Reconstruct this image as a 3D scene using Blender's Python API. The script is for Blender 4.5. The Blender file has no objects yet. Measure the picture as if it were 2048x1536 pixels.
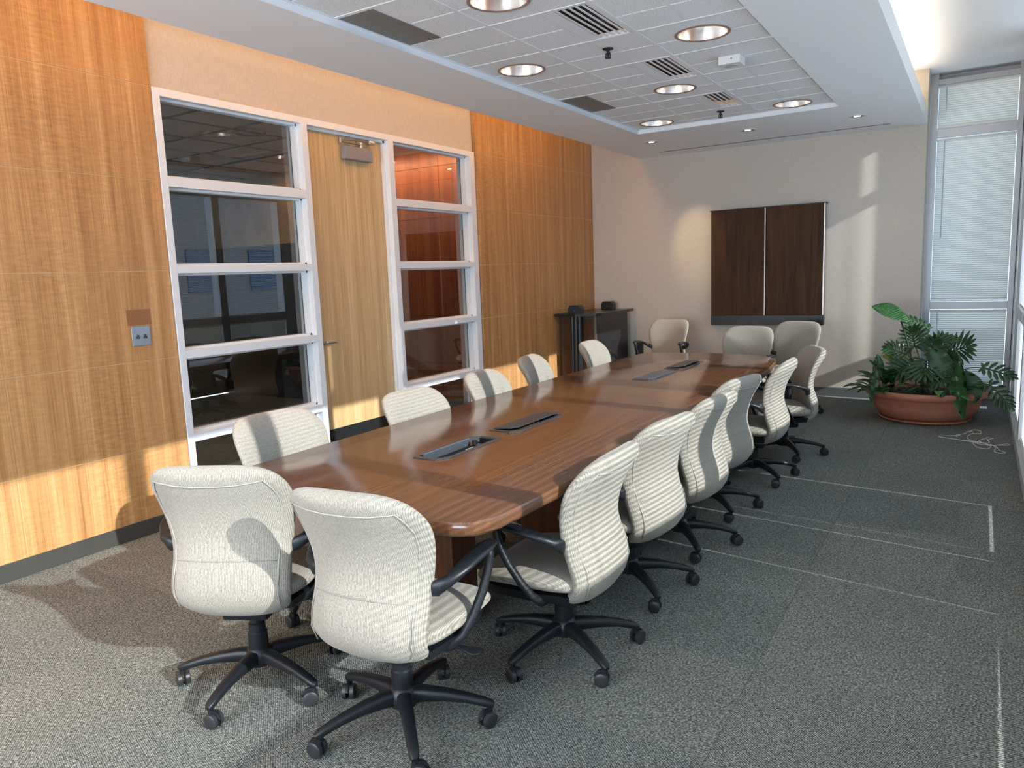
import bpy, bmesh, math, random
from mathutils import Vector, Matrix
random.seed(7)
S = bpy.context.scene
COL = S.collection

# ------------------------------------------------------------------ camera, light, exposure
F = 1495.04
cam_d = bpy.data.cameras.new('camera'); cam_d.sensor_fit = 'HORIZONTAL'; cam_d.sensor_width = 36.0
cam_d.lens = F / 2048 * 36.0; cam_d.clip_start = 0.05; cam_d.clip_end = 400
cam = bpy.data.objects.new('camera', cam_d); COL.objects.link(cam); S.camera = cam
yaw, pitch, roll = 0.558626, 0.146136, -0.039112
cy, sy, cp, sp = math.cos(yaw), math.sin(yaw), math.cos(pitch), math.sin(pitch)
fwd = Vector((-sy * cp, cy * cp, -sp)); rgt = Vector((cy, sy, 0)); up = rgt.cross(fwd)
r2 = math.cos(roll) * rgt + math.sin(roll) * up; u2 = -math.sin(roll) * rgt + math.cos(roll) * up
M = Matrix((r2, u2, -fwd)).transposed().to_4x4(); M.translation = Vector((4.1704, 0, 1.4661)); cam.matrix_world = M

SKY_S = 2.5
W = bpy.data.worlds.new('sky'); S.world = W; W.use_nodes = True
wn = W.node_tree.nodes; wl = W.node_tree.links; wn.clear()
tc = wn.new('ShaderNodeTexCoord'); sx = wn.new('ShaderNodeSeparateXYZ'); wl.new(tc.outputs['Generated'], sx.inputs[0])
cr = wn.new('ShaderNodeValToRGB'); cr.color_ramp.elements[0].position = 0.0; cr.color_ramp.elements[0].color = (.80, .88, 1.0, 1)
cr.color_ramp.elements[1].position = .7; cr.color_ramp.elements[1].color = (.25, .45, .85, 1); wl.new(sx.outputs['Z'], cr.inputs[0])
bg = wn.new('ShaderNodeBackground'); bg.inputs['Strength'].default_value = SKY_S
wo = wn.new('ShaderNodeOutputWorld'); wl.new(cr.outputs[0], bg.inputs[0]); wl.new(bg.outputs[0], wo.inputs[0])

SUN = Vector((-1, 0.147, -0.47)).normalized()
sd = bpy.data.lights.new('sun', 'SUN'); sd.energy = 6.9; sd.angle = math.radians(0.53); sd.color = (1.0, 0.98, 0.95)
so = bpy.data.objects.new('sun', sd); so.rotation_euler = SUN.to_track_quat('-Z', 'Y').to_euler(); COL.objects.link(so)
so.location = (12, -2, 6)

S.view_settings.view_transform = 'Standard'; S.view_settings.look = 'None'
S.view_settings.exposure = 0.60; S.view_settings.gamma = 1.0; S.view_settings.use_curve_mapping = False
S.cycles.use_denoising = True
S.cycles.max_bounces = 12; S.cycles.diffuse_bounces = 8; S.cycles.glossy_bounces = 4; S.cycles.transparent_max_bounces = 16
S.cycles.sample_clamp_indirect = 8.0; S.cycles.caustics_reflective = False; S.cycles.caustics_refractive = False

# ------------------------------------------------------------------ materials
def mat(name, col=(.5, .5, .5), rough=.5, metal=0.0, spec=.5, **kw):
    m = bpy.data.materials.new(name); m.use_nodes = True
    b = m.node_tree.nodes['Principled BSDF']
    b.inputs['Base Color'].default_value = (*col, 1); b.inputs['Roughness'].default_value = rough
    b.inputs['Metallic'].default_value = metal; b.inputs['Specular IOR Level'].default_value = spec
    for k, v in kw.items(): b.inputs[k.replace('_', ' ')].default_value = v
    return m
class N:                                    # tiny node helper
    def __init__(s, m): s.t = m.node_tree; s.b = s.t.nodes['Principled BSDF']
    def n(s, ty, **kw):
        x = s.t.nodes.new(ty)
        for k, v in kw.items():
            if k in x.inputs: x.inputs[k].default_value = v
            else: setattr(x, k, v)
        return x
    def l(s, a, b): s.t.links.new(a, b)
    def coord(s, scale=(1, 1, 1), rot=(0, 0, 0), src='Object'):
        c = s.n('ShaderNodeTexCoord'); mp = s.n('ShaderNodeMapping')
        mp.inputs['Scale'].default_value = scale; mp.inputs['Rotation'].default_value = rot
        s.l(c.outputs[src], mp.inputs[0]); return mp.outputs[0]
    def noise(s, vec, scale=5, detail=3, rough=.5, dist=0):
        x = s.n('ShaderNodeTexNoise'); x.inputs['Scale'].default_value = scale; x.inputs['Detail'].default_value = detail
        x.inputs['Roughness'].default_value = rough; x.inputs['Distortion'].default_value = dist
        s.l(vec, x.inputs['Vector']); return x.outputs['Fac']
    def ramp(s, fac, stops):
        x = s.n('ShaderNodeValToRGB'); e = x.color_ramp.elements
        while len(e) < len(stops): e.new(.5)
        for el, (p, c) in zip(e, stops): el.position = p; el.color = (*c, 1) if len(c) == 3 else c
        s.l(fac, x.inputs[0]); return x.outputs[0]
    def mix(s, fac, a, b, mode='MIX'):
        x = s.n('ShaderNodeMix', data_type='RGBA', blend_type=mode)
        for i, v in ((0, fac), (6, a), (7, b)):
            if hasattr(v, 'node'): s.l(v, x.inputs[i])
            else: x.inputs[i].default_value = v if i == 0 else (*v, 1)
        return x.outputs[2]
    def math(s, op, a, b=None):
        x = s.n('ShaderNodeMath', operation=op)
        for i, v in ((0, a), (1, b)):
            if v is None: continue
            if hasattr(v, 'node'): s.l(v, x.inputs[i])
            else: x.inputs[i].default_value = v
        return x.outputs[0]
    def bump(s, h, strength=.3, dist=.002):
        x = s.n('ShaderNodeBump'); x.inputs['Strength'].default_value = strength; x.inputs['Distance'].default_value = dist
        s.l(h, x.inputs['Height']); s.l(x.outputs[0], s.b.inputs['Normal'])
    def color(s, c): s.l(c, s.b.inputs['Base Color'])
    def rough(s, c): s.l(c, s.b.inputs['Roughness'])

def figured_wood(name, c1, c2, c3, rough=.38, ripple=.35, cross=False):
    """vertical-grain veneer with cross ripple; grain runs along z"""
    m = mat(name, rough=rough, spec=.35); k = N(m)
    if cross:                              # same grain on a wall that runs along x
        oc = k.coord; k.coord = lambda sc=(1, 1, 1), rot=(0, 0, 0): oc((sc[1], sc[0], sc[2]), (rot[1], rot[0], 0))
    v = k.coord((1, 9, .28)); a = k.noise(v, 1.6, 4, .6, .4)
    base = k.ramp(a, [(.3, c1), (.52, c2), (.74, c3)])
    v2 = k.coord((1, 70, .6)); f = k.noise(v2, 3, 3, .6); fine = k.ramp(f, [(.3, (.70, .68, .66)), (.7, (1.14, 1.12, 1.10))])
    c = k.mix(1.0, base, fine, 'MULTIPLY')
    v3 = k.coord((1, 5, 26), (.22, 0, 0)); w = k.noise(v3, 2.6, 2, .5, .5)
    v4 = k.coord((1, 1.2, .55)); patch = k.noise(v4, 1.7, 2)
    rp = k.ramp(w, [(.38, (.80, .78, .74)), (.62, (1.10, 1.10, 1.1))])
    pf = k.math('MULTIPLY', k.ramp(patch, [(.35, (.3, .3, .3)), (.65, (1, 1, 1))]), ripple)
    c = k.mix(pf, c, k.mix(1.0, c, rp, 'MULTIPLY')); k.color(c)
    return m
M_panel = figured_wood('anigre_veneer', (.42, .205, .075), (.57, .31, .125), (.70, .42, .195), ripple=.6)
M_door = figured_wood('pale_maple_veneer', (.60, .40, .19), (.71, .50, .26), (.79, .60, .34), ripple=.15)
M_joint = mat('panel_joint_edge', (.72, .50, .27), .6)
M_redwood = figured_wood('adjoining_red_veneer', (.22, .06, .02), (.32, .10, .035), (.42, .15, .05), ripple=.6, cross=True)
M_beige = mat('woven_wallcovering', (.52, .455, .38), .85, spec=.15); k = N(M_beige)
a = k.noise(k.coord((60, 60, 6)), 4, 3); b_ = k.noise(k.coord((8, 8, 160)), 4, 2)
c = k.ramp(k.math('ADD', k.math('MULTIPLY', a, .5), k.math('MULTIPLY', b_, .5)), [(.35, (.52, .47, .41)), (.65, (.64, .585, .51))]); k.color(c)
k.bump(a, .15, .001)
M_paint = mat('white_ceiling_paint', (.87, .88, .90), .8, spec=.2)
M_alu = mat('grey_painted_metal_frame', (.78, .81, .84), .45, spec=.4)
M_alu2 = mat('brushed_window_aluminium', (.50, .52, .55), .4, .25)
M_black = mat('black_gasket', (.01, .01, .012), .5)
M_plastic = mat('black_moulded_plastic', (.010, .012, .016), .40, spec=.4); k = N(M_plastic)
k.bump(k.noise(k.coord((1, 1, 1)), 900, 2), .12, .0005)
M_wheel = mat('grey_black_wheel', (.024, .026, .030), .42)
M_steel = mat('stainless_steel', (.55, .57, .60), .28, 1.0)
M_dark = mat('dark_plastic', (.012, .012, .014), .35)
M_kick = mat('scuffed_dark_kickplate', (.045, .048, .052), .3, .6); k = N(M_kick)
n_ = k.noise(k.coord((6, 6, 30)), 9, 4, .7); k.color(k.ramp(n_, [(.62, (.04, .042, .046)), (.72, (.22, .22, .22))]))
M_base = mat('dark_metal_baseboard', (.10, .098, .092), .42, .55); k = N(M_base)
n_ = k.noise(k.coord((30, 30, 2)), 6, 4, .7); k.rough(k.ramp(n_, [(.3, (.3,) * 3), (.7, (.55,) * 3)]))
M_base2 = mat('grey_vinyl_baseboard', (.10, .11, .11), .6)
def carpet():
    m = mat('grey_loop_carpet', rough=.97, spec=.1); k = N(m)
    v = k.coord((1, 1, 1))
    vo = k.n('ShaderNodeTexVoronoi'); vo.inputs['Scale'].default_value = 1.0; vo.inputs['Randomness'].default_value = .35
    mp = k.coord((115, 190, 1), (0, 0, .5)); k.l(mp, vo.inputs['Vector'])
    d = vo.outputs['Distance']
    n1 = k.noise(k.coord((150, 60, 1)), 1.0, 2); n2 = k.noise(v, 2.2, 3)
    base = k.ramp(d, [(.10, (.44, .465, .455)), (.40, (.185, .195, .190)), (.72, (.022, .025, .025))])
    fl = k.ramp(n1, [(.35, (.62, .64, .62)), (.65, (1.38, 1.36, 1.30))])
    c = k.mix(1.0, base, fl, 'MULTIPLY')
    oi = k.n('ShaderNodeObjectInfo'); tone = k.ramp(oi.outputs['Random'], [(0, (.90, .92, .92)), (1, (1.10, 1.07, 1.03))])
    c = k.mix(1.0, c, tone, 'MULTIPLY')
    st = k.ramp(n2, [(.3, (.93, .93, .93)), (.7, (1.05, 1.05, 1.05))]); c = k.mix(1.0, c, st, 'MULTIPLY'); k.color(c)
    k.bump(k.math('SUBTRACT', 1.0, d), .8, .004)
    return m
M_carpet = carpet()
def fabric():
    m = mat('heathered_cream_upholstery', rough=.95, spec=.12); k = N(m)
    b = k.b; b.inputs['Sheen Weight'].default_value = .15
    rib = k.n('ShaderNodeTexWave', wave_type='BANDS', bands_direction='X'); rib.inputs['Scale'].default_value = 62; rib.inputs['Distortion'].default_value = 1.2
    rib.inputs['Detail'].default_value = 2; rib.inputs['Detail Scale'].default_value = 3
    k.l(k.coord((1, 1, 1)), rib.inputs['Vector'])
    n1 = k.noise(k.coord((420, 420, 90)), 1, 2); n2 = k.noise(k.coord((260, 260, 420)), 1, 2, .7)
    c = k.ramp(rib.outputs['Fac'], [(.15, (.275, .252, .212)), (.6, (.405, .374, .322))])
    h1 = k.ramp(n1, [(.36, (.80, .79, .78)), (.6, (1.06, 1.06, 1.06))]); h2 = k.ramp(n2, [(.34, (.80, .80, .80)), (.62, (1.08, 1.08, 1.08))])
    k.color(k.mix(1.0, k.mix(1.0, c, h1, 'MULTIPLY'), h2, 'MULTIPLY'))
    k.bump(k.math('ADD', rib.outputs['Fac'], n2), .16, .0008)
    return m
M_fabric = fabric()
M_piping = mat('cream_piping', (.40, .38, .34), .9)
M_table = mat('polished_walnut', rough=.12, spec=.5); k = N(M_table)
a = k.noise(k.coord((9, .5, 3)), 2.2, 5, .6, .6); b_ = k.noise(k.coord((120, 3, 30)), 1, 3)
c = k.ramp(a, [(.3, (.112, .049, .023)), (.55, (.135, .061, .029)), (.75, (.158, .074, .036))])
k.color(k.mix(1.0, c, k.ramp(b_, [(.3, (.85,) * 3), (.7, (1.12,) * 3)]), 'MULTIPLY'))
k.rough(k.ramp(k.noise(k.coord((2, 2, 2)), 3, 4, .7), [(.3, (.10,) * 3), (.7, (.19,) * 3)]))
M_cab = mat('dark_oak_cabinet', rough=.6, spec=.15); k = N(M_cab)
a = k.noise(k.coord((14, 14, .9)), 1.4, 5, .65, .9)
k.color(k.ramp(a, [(.3, (.040, .017, .008)), (.55, (.072, .032, .015)), (.78, (.105, .050, .024))]))
M_pedestal = mat('walnut_pedestal', rough=.4, spec=.4); k = N(M_pedestal)
a = k.noise(k.coord((22, 22, 1.2)), 1.4, 5, .65, .5)
k.color(k.ramp(a, [(.3, (.10, .033, .014)), (.7, (.21, .085, .038))]))
M_tile = mat('fissured_acoustic_tile', (.62, .63, .64), .9, spec=.1); k = N(M_tile)
a = k.noise(k.coord((1, 1, 1)), 170, 4, .7); k.color(k.ramp(a, [(.36, (.45, .45, .46)), (.47, (.84, .85, .86)), (.7, (.90, .91, .92))])); k.bump(a, .4, .002)
M_tee = mat('white_ceiling_tee', (.80, .81, .83), .5)
M_grille = mat('perforated_grey_grille', (.20, .20, .20), .5, .3); k = N(M_grille)
vo = k.n('ShaderNodeTexVoronoi'); vo.inputs['Scale'].default_value = 130; vo.inputs['Randomness'].default_value = 0
k.l(k.coord((1, 1, 1)), vo.inputs['Vector']); k.color(k.ramp(vo.outputs['Distance'], [(.3, (.03,) * 3), (.42, (.24, .24, .235))]))
M_cone = mat('champagne_reflector', (.90, .80, .72), .24, 1.0)
M_coneflange = mat('copper_trim_ring', (.42, .30, .24), .4, .5)
M_white = mat('white_plastic', (.75, .75, .72), .5)
M_slat = mat('white_blind_slat', (.80, .84, .81), .45, spec=.4)
M_cord = mat('white_cord', (.80, .80, .76), .7)
M_terra = mat('terracotta_plastic', (.46, .175, .105), .45, spec=.35); k = N(M_terra)
k.color(k.ramp(k.noise(k.coord((2, 2, 6)), 4, 4), [(.3, (.40, .15, .09)), (.7, (.50, .20, .125))]))
M_soil = mat('potting_soil', (.03, .02, .014), .95); k = N(M_soil); k.bump(k.noise(k.coord(), 60, 4), 1, .01)
def leafmat(name, c1, c2, rough=.35, sc=30):
    m = mat(name, rough=rough, spec=.5); k = N(m); k.color(k.ramp(k.noise(k.coord(), sc, 3), [(.35, c1), (.65, c2)]))
    m.node_tree.nodes['Principled BSDF'].inputs['Subsurface Weight'].default_value = 0.0
    return m
M_leaf = leafmat('glossy_green_leaf', (.016, .065, .018), (.03, .10, .028))
M_leafd = leafmat('dark_green_leaf', (.018, .058, .020), (.030, .085, .030))
M_leafb = leafmat('bright_green_leaf', (.05, .16, .03), (.08, .24, .05))
M_leafy = leafmat('speckled_yellow_leaf', (.10, .20, .03), (.45, .46, .08), sc=90)
M_stem = mat('green_stem', (.05, .09, .03), .5); M_stemd = mat('dark_stem', (.015, .03, .012), .5)
def glass(name, tint, refl):
    m = bpy.data.materials.new(name); m.use_nodes = True; t = m.node_tree; t.nodes.clear()
    o = t.nodes.new('ShaderNodeOutputMaterial'); tr = t.nodes.new('ShaderNodeBsdfTransparent'); tr.inputs[0].default_value = (*tint, 1)
    g = t.nodes.new('ShaderNodeBsdfGlossy'); g.inputs['Roughness'].default_value = 0.0; g.inputs[0].default_value = (1, 1, 1, 1)
    fr = t.nodes.new('ShaderNodeFresnel'); fr.inputs['IOR'].default_value = refl
    mx = t.nodes.new('ShaderNodeMixShader'); ge = t.nodes.new('ShaderNodeNewGeometry'); iv = t.nodes.new('ShaderNodeMath'); iv.operation = 'SUBTRACT'; iv.inputs[0].default_value = 1.0
    t.links.new(ge.outputs['Backfacing'], iv.inputs[1]); mu = t.nodes.new('ShaderNodeMath'); mu.operation = 'MULTIPLY'
    t.links.new(fr.outputs[0], mu.inputs[0]); t.links.new(iv.outputs[0], mu.inputs[1]); t.links.new(mu.outputs[0], mx.inputs[0]); t.links.new(tr.outputs[0], mx.inputs[1]); t.links.new(g.outputs[0], mx.inputs[2])
    t.links.new(mx.outputs[0], o.inputs[0]); return m
M_glass = glass('clear_window_glass', (.93, .95, .95), 1.35)
M_iglass = glass('interior_glass', (.80, .82, .82), 1.9)
def emit(name, col, st):
    m = bpy.data.materials.new(name); m.use_nodes = True; t = m.node_tree; t.nodes.clear()
    o = t.nodes.new('ShaderNodeOutputMaterial'); e = t.nodes.new('ShaderNodeEmission'); e.inputs[0].default_value = (*col, 1); e.inputs[1].default_value = st
    t.links.new(e.outputs[0], o.inputs[0]); return m
M_bulb = emit('lit_halogen_bulb', (1, .88, .72), 25)
M_cove = emit('lit_cove_tube', (1, .55, .22), 6)
M_brick = mat('red_brick_facade', (.30, .10, .07), .9); k = N(M_brick)
bt = k.n('ShaderNodeTexBrick'); bt.inputs['Scale'].default_value = 3; bt.inputs['Color1'].default_value = (.42, .15, .11, 1); bt.inputs['Color2'].default_value = (.34, .11, .08, 1); bt.inputs['Mortar'].default_value = (.4, .35, .3, 1)
k.l(k.coord((1, 1, 1), (math.pi / 2, 0, math.pi / 2)), bt.inputs['Vector']); k.color(bt.outputs['Color'])
M_blueglass = mat('blue_curtain_wall_glass', (.08, .16, .28), .1, .3)
M_asphalt = mat('pale_concrete', (.80, .81, .83), .9)

# ------------------------------------------------------------------ mesh helpers
class MB:
    def __init__(s): s.bm = bmesh.new()
    def box(s, x0, x1, y0, y1, z0, z1, bev=0):
        r = bmesh.ops.create_cube(s.bm, size=1)
        for v in r['verts']:
            v.co = Vector(((x0 + x1) / 2 + v.co.x * (x1 - x0), (y0 + y1) / 2 + v.co.y * (y1 - y0), (z0 + z1) / 2 + v.co.z * (z1 - z0)))
        if bev:
            es = list({e for v in r['verts'] for e in v.link_edges})
            bmesh.ops.bevel(s.bm, geom=es, offset=bev, segments=2, affect='EDGES', profile=.5)
        return s
    def rings(s, rings, cap=True, close=True):
        vs = [[s.bm.verts.new(p) for p in r] for r in rings]
        n = len(rings[0])
        for a, b in zip(vs[:-1], vs[1:]):
            for i in range(n if close else n - 1):
                j = (i + 1) % n
                try: s.bm.faces.new((a[i], a[j], b[j], b[i]))
                except ValueError: pass
        if cap and close:
            s.bm.faces.new(vs[0][::-1]); s.bm.faces.new(vs[-1])
        return s
    def sweep(s, pts, n=10, power=2.0, upv=(0, 0, 1)):
        """pts: (x,y,z,ra,rb): ra across (sideways), rb along local up"""
        P = [Vector(p[:3]) for p in pts]; R = []
        for i, p in enumerate(pts):
            t = (P[min(i + 1, len(P) - 1)] - P[max(i - 1, 0)]).normalized()
            a = t.cross(Vector(upv))
            if a.length < 1e-3: a = t.cross(Vector((0, 1, 0)))
            a.normalize(); b = a.cross(t).normalized(); ring = []
            for q in range(n):
                th = 2 * math.pi * q / n; c_, s_ = math.cos(th), math.sin(th)
                ring.append(P[i] + a * p[3] * math.copysign(abs(c_) ** (2 / power), c_) + b * p[4] * math.copysign(abs(s_) ** (2 / power), s_))
            R.append(ring)
        return s.rings(R)
    def tube(s, pts, r, n=8): return s.sweep([(*p, r, r) for p in pts], n)
    def lathe(s, prof, n=32, c=(0, 0, 0), cap=True, sx=1, sy=1):
        R = [[Vector((c[0] + r * math.cos(2 * math.pi * i / n) * sx, c[1] + r * math.sin(2 * math.pi * i / n) * sy, c[2] + z)) for i in range(n)] for r, z in prof]
        return s.rings(R, cap)
    def prism(s, pts, z0, z1):
        a = [s.bm.verts.new((x, y, z0)) for x, y in pts]; b = [s.bm.verts.new((x, y, z1)) for x, y in pts]
        s.bm.faces.new(a[::-1]); s.bm.faces.new(b); n = len(pts)
        for i in range(n): s.bm.faces.new((a[i], a[(i + 1) % n], b[(i + 1) % n], b[i]))
        return s
    def xf(s, m, start=0):
        for v in list(s.bm.verts)[start:]: v.co = m @ v.co
        return s
    def mesh(s, name, m, smooth=False, angle=None):
        bmesh.ops.recalc_face_normals(s.bm, faces=s.bm.faces[:])
        me = bpy.data.meshes.new(name); s.bm.to_mesh(me); s.bm.free(); me.materials.append(m)
        if smooth: me.shade_smooth() if angle is None else smooth_by(me, angle)
        return me
def smooth_by(me, ang):
    me.shade_smooth()
    bm = bmesh.new(); bm.from_mesh(me)
    for e in bm.edges:
        if len(e.link_faces) == 2 and e.calc_face_angle(0) > ang: e.smooth = False
    bm.to_mesh(me); bm.free()
def obj(name, mb, m, parent=None, smooth=False, angle=None, loc=None):
    me = mb.mesh(name, m, smooth, angle) if isinstance(mb, MB) else mb
    o = bpy.data.objects.new(name, me); COL.objects.link(o)
    if parent is not None: o.parent = parent
    if loc: o.location = loc
    return o
def tag(o, label, cat, group=None):
    o['label'] = label; o['category'] = cat
    if group: o['group'] = group
    return o
def thing(name, label, cat, loc=(0, 0, 0), rz=0, group=None):
    o = bpy.data.objects.new(name, None); COL.objects.link(o); o.location = loc; o.rotation_euler = (0, 0, rz); o.empty_display_size = .1
    return tag(o, label, cat, group)
def struct(o): o['kind'] = 'structure'; return o
def stuff(o): o['kind'] = 'stuff'; return o
def sempty(name):
    o = bpy.data.objects.new(name, None); COL.objects.link(o); return struct(o)
def box(name, x0, x1, y0, y1, z0, z1, m, parent=None, bev=0):
    return obj(name, MB().box(x0, x1, y0, y1, z0, z1, bev), m, parent)
def bool_cut(me_obj, cutter_mb, solver='EXACT'):
    c = obj('cutter', cutter_mb, M_dark); md = me_obj.modifiers.new('b', 'BOOLEAN'); md.object = c; md.operation = 'DIFFERENCE'; md.solver = solver
    dg = bpy.context.evaluated_depsgraph_get(); dg.update(); nm = bpy.data.meshes.new_from_object(me_obj.evaluated_get(dg))
    me_obj.modifiers.clear(); me_obj.data = nm; bpy.data.objects.remove(c)
def copy_tree(o, parent=None):
    c = o.copy(); COL.objects.link(c)
    if parent is not None: c.parent = parent
    for ch in list(o.children): copy_tree(ch, c)
    return c

# ------------------------------------------------------------------ room shell
D = 8.725; ZJ = [.517, 1.041, 1.567, 2.097, 2.635, 3.30]; ZB = .095; ZS = 2.771; ZC = 3.297
Y0 = -3.4; XR = 4.46
floor = struct(box('floor', -4.6, 4.62, Y0, 9.3, -.12, -.012, M_base2))
T = .6045; tilemesh = MB().box(-T / 2 + .0006, T / 2 - .0006, -T / 2 + .0006, T / 2 - .0006, -.011, 0, .0008).mesh('carpet_tile', M_carpet)
nx0 = 4.14 + T / 2
for i in range(-14, 1):
    for j in range(-10, 21):
        cx_, cy_ = nx0 + i * T, 2.628 + T / 2 + (j - 5) * T + (0 if i % 2 else .0)
        if cx_ - T / 2 > XR or cy_ < -1.2 or cy_ > 9.1 or (cx_ < -2.6): continue
        if cy_ + T / 2 > D and cx_ < 3.6: w1 = D
        else: w1 = 9.05
        x1 = min(cx_ + T / 2, XR); y1 = min(cy_ + T / 2, w1 + .02)
        if x1 < cx_ + T / 2 - .001 or y1 < cy_ + T / 2 - .001:
            me = MB().box(-T / 2, x1 - cx_, -T / 2, y1 - cy_, -.011, 0).mesh('carpet_tile', M_carpet)
            o = obj('carpet_tile', me, None, floor, loc=(cx_, cy_, 0))
        else:
            o = obj('carpet_tile', tilemesh, None, floor, loc=(cx_, cy_, 0)); o.rotation_euler = (0, 0, math.pi / 2 * ((i + j) % 2) + math.pi * ((i * 3 + j) % 2))
# left wall: backing, panels, glazing
wl_ = struct(box('wall_left', -.13, -.03, Y0, 2.815, 0, ZC, M_beige))
o = box('wall_section', -.13, -.03, 6.14, D, 0, ZC, M_beige, wl_); o = box('wall_header', -.13, -.022, 2.815, 6.14, 2.635, ZC, M_beige, wl_)
backing = box('joint_backing', -.03, -.0035, Y0, 2.811, ZB, ZC, M_joint, wl_)
backing2 = box('joint_backing', -.03, .0085, 6.165, D, ZB, ZC, M_joint, wl_)
g = .0022
zz = [ZB] + ZJ
cols = [-3.05, -2.075, -1.1, -.125, .852, 1.828, 2.812]
for a_, b2 in zip(cols[:-1], cols[1:]):
    for z0, z1 in zip(zz[:-1], zz[1:]):
        box('wall_panel', -.02, 0, a_ + g, b2 - g, z0 + g, z1 - g, M_panel, wl_, .0007)
for z0, z1 in zip(zz[:-1], zz[1:]):
    box('wall_panel', -.03, .012, 6.16, D - .004, z0 + g, z1 - g, M_panel, wl_, .0007)
struct(box('baseboard_left', -.02, .006, Y0, 2.812, .002, ZB, M_base, None, .001))
struct(box('baseboard_left.001', -.02, .018, 6.16, D, .002, ZB, M_base, None, .001))
# far wall, return
wf = struct(box('wall_far', -.13, 3.674, D, 9.1, 0, ZC, M_beige))
struct(box('baseboard_far', .02, 3.67, D - .012, D, 0, .10, M_base2, None, .002))
struct(box('baseboard_far.001', 3.676, XR, 9.035, 9.05, 0, .075, M_alu2, None, .002))
wb = struct(box('wall_back', -.13, 4.7, Y0 - .1, Y0, 0, ZC, M_beige))
# ceiling
hc = struct(box('ceiling', -4.6, 4.75, Y0, 9.3, ZC, ZC + .12, M_paint))
X0, X1 = .655, 3.674; RX0, RX1, RY0, RY1 = 1.27, 3.091, -1.8, 7.157
sf = struct(box('ceiling_soffit', X0, RX0, Y0, D, ZS, ZS + .14, M_paint))
box('soffit_side', RX1, X1, Y0, D, ZS, ZS + .14, M_paint, sf)
so2 = box('soffit_end', RX0, RX1, RY1, D, ZS, ZS + .14, M_paint, sf); box('soffit_near', RX0, RX1, Y0, RY0, ZS, ZS + .14, M_paint, sf)
box('soffit_lid', RX0, RX1, RY0, RY1, ZS + .20, ZS + .22, M_dark, sf)
# suspended grid
ZG = ZS + .045; U = .3048; GX = 1.826; GY = 4.262
grid = struct(MB().box(0, .001, 0, .001, ZG, ZG + .001).mesh and bpy.data.objects.new('ceiling_grid', None)); COL.objects.link(grid)
lights = [(2.738, 4.54), (1.508, 4.534), (2.139, 5.761), (2.754, 6.982 - .02), (1.541, 6.94), (2.079, 3.361), (2.75, 3.30 - 1.15), (1.5, 2.15)]
diffs = [(-2, 0), (2, 4), (6, 8), (-6, -4)]; grilles = [(-4, -2), (4, 6)]
def pads(x0, x1, y0, y1, dx, dy):
    mb = MB(); xs = [x0, dx, x1] if x0 < dx < x1 else [x0, x1]; ys = [y0, dy, y1] if y0 < dy < y1 else [y0, y1]
    mb.box(x0 + .004, x1 - .004, y0 + .004, y1 - .004, ZG + .0122, ZG + .022)
    for a, b in zip(xs[:-1], xs[1:]):
        for c, d in zip(ys[:-1], ys[1:]):
            if b - a > .03 and d - c > .03: mb.box(a + .009, b - .009, c + .009, d - .009, ZG - .004, ZG + .012)
    return mb
for ci, (xa, xb, xm) in enumerate([(RX0, GX, GX - U), (GX, GX + 2 * U, GX + U), (GX + 2 * U, RX1 - .03, GX + 3 * U)]):
    j = -20
    while GY + j * U < RY1:
        ya, yb = max(GY + j * U, RY0), min(GY + (j + 2) * U, RY1 - .005)
        if yb > RY0 + .1 and yb - ya > .05:
            x0_, x1_ = xa, xb
            if ci == 1 and (j, j + 2) in diffs: x1_ = xb - U
            if ci == 0 and (j, j + 2) in grilles: x0_ = GX - U
            t_ = obj('ceiling_tile', pads(x0_, x1_, ya, yb, xm, GY + (j + 1) * U), M_tile, grid)
            for lx, ly in lights:
                if x0_ < lx + .15 and x1_ > lx - .15 and ya < ly + .15 and yb > ly - .15:
                    bool_cut(t_, MB().lathe([(.148, ZG - .05), (.148, ZG + .08)], 40, (lx, ly, 0)))
        j += 2
tees = MB()
def tee(mb, x0, x1, y0, y1):                 # a tee flange that stops at downlight apertures
    mb.box(x0, x1, y0, y1, ZG - .006, ZG - .001)
for x in (GX, GX + 2 * U):
    segs = [(RY0, RY1)]
    for a, b in segs: obj('grid_tee', MB().box(x - .0115, x + .0115, a, b, ZG - .007, ZG - .0015), M_tee, grid)
for x, lst in ((GX - U, (4.534, 6.94, 2.15)), (GX + U, (5.761, 3.361)), (GX + 3 * U, (4.54, 6.962, 2.15))):
    ys = [RY0] + sorted(lst) + [RY1]
    for i in range(len(ys) - 1):
        a = ys[i] + (.16 if i else 0); b = ys[i + 1] - (.16 if i < len(ys) - 2 else 0)
        obj('grid_tee', MB().box(x - .008, x + .008, a, b, ZG - .0035, ZG + .004), M_tee, grid)
j = -20
while GY + j * U < RY1:
    y = GY + j * U
    if y > RY0: obj('grid_tee', MB().box(RX0, RX1 - .005, y - .0115, y + .0115, ZG - .0072, ZG - .0017), M_tee, grid)
    j += 2
for nm, (a, b, c_, d) in {'a': (RX0, RX0 + .012, RY0, RY1), 'b': (RX1 - .012, RX1, RY0, RY1), 'c': (RX0, RX1, RY1 - .012, RY1)}.items():
    obj('grid_edge_angle', MB().box(a, b, c_, d, ZG - .008, ZG - .002), M_tee, grid)
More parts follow.
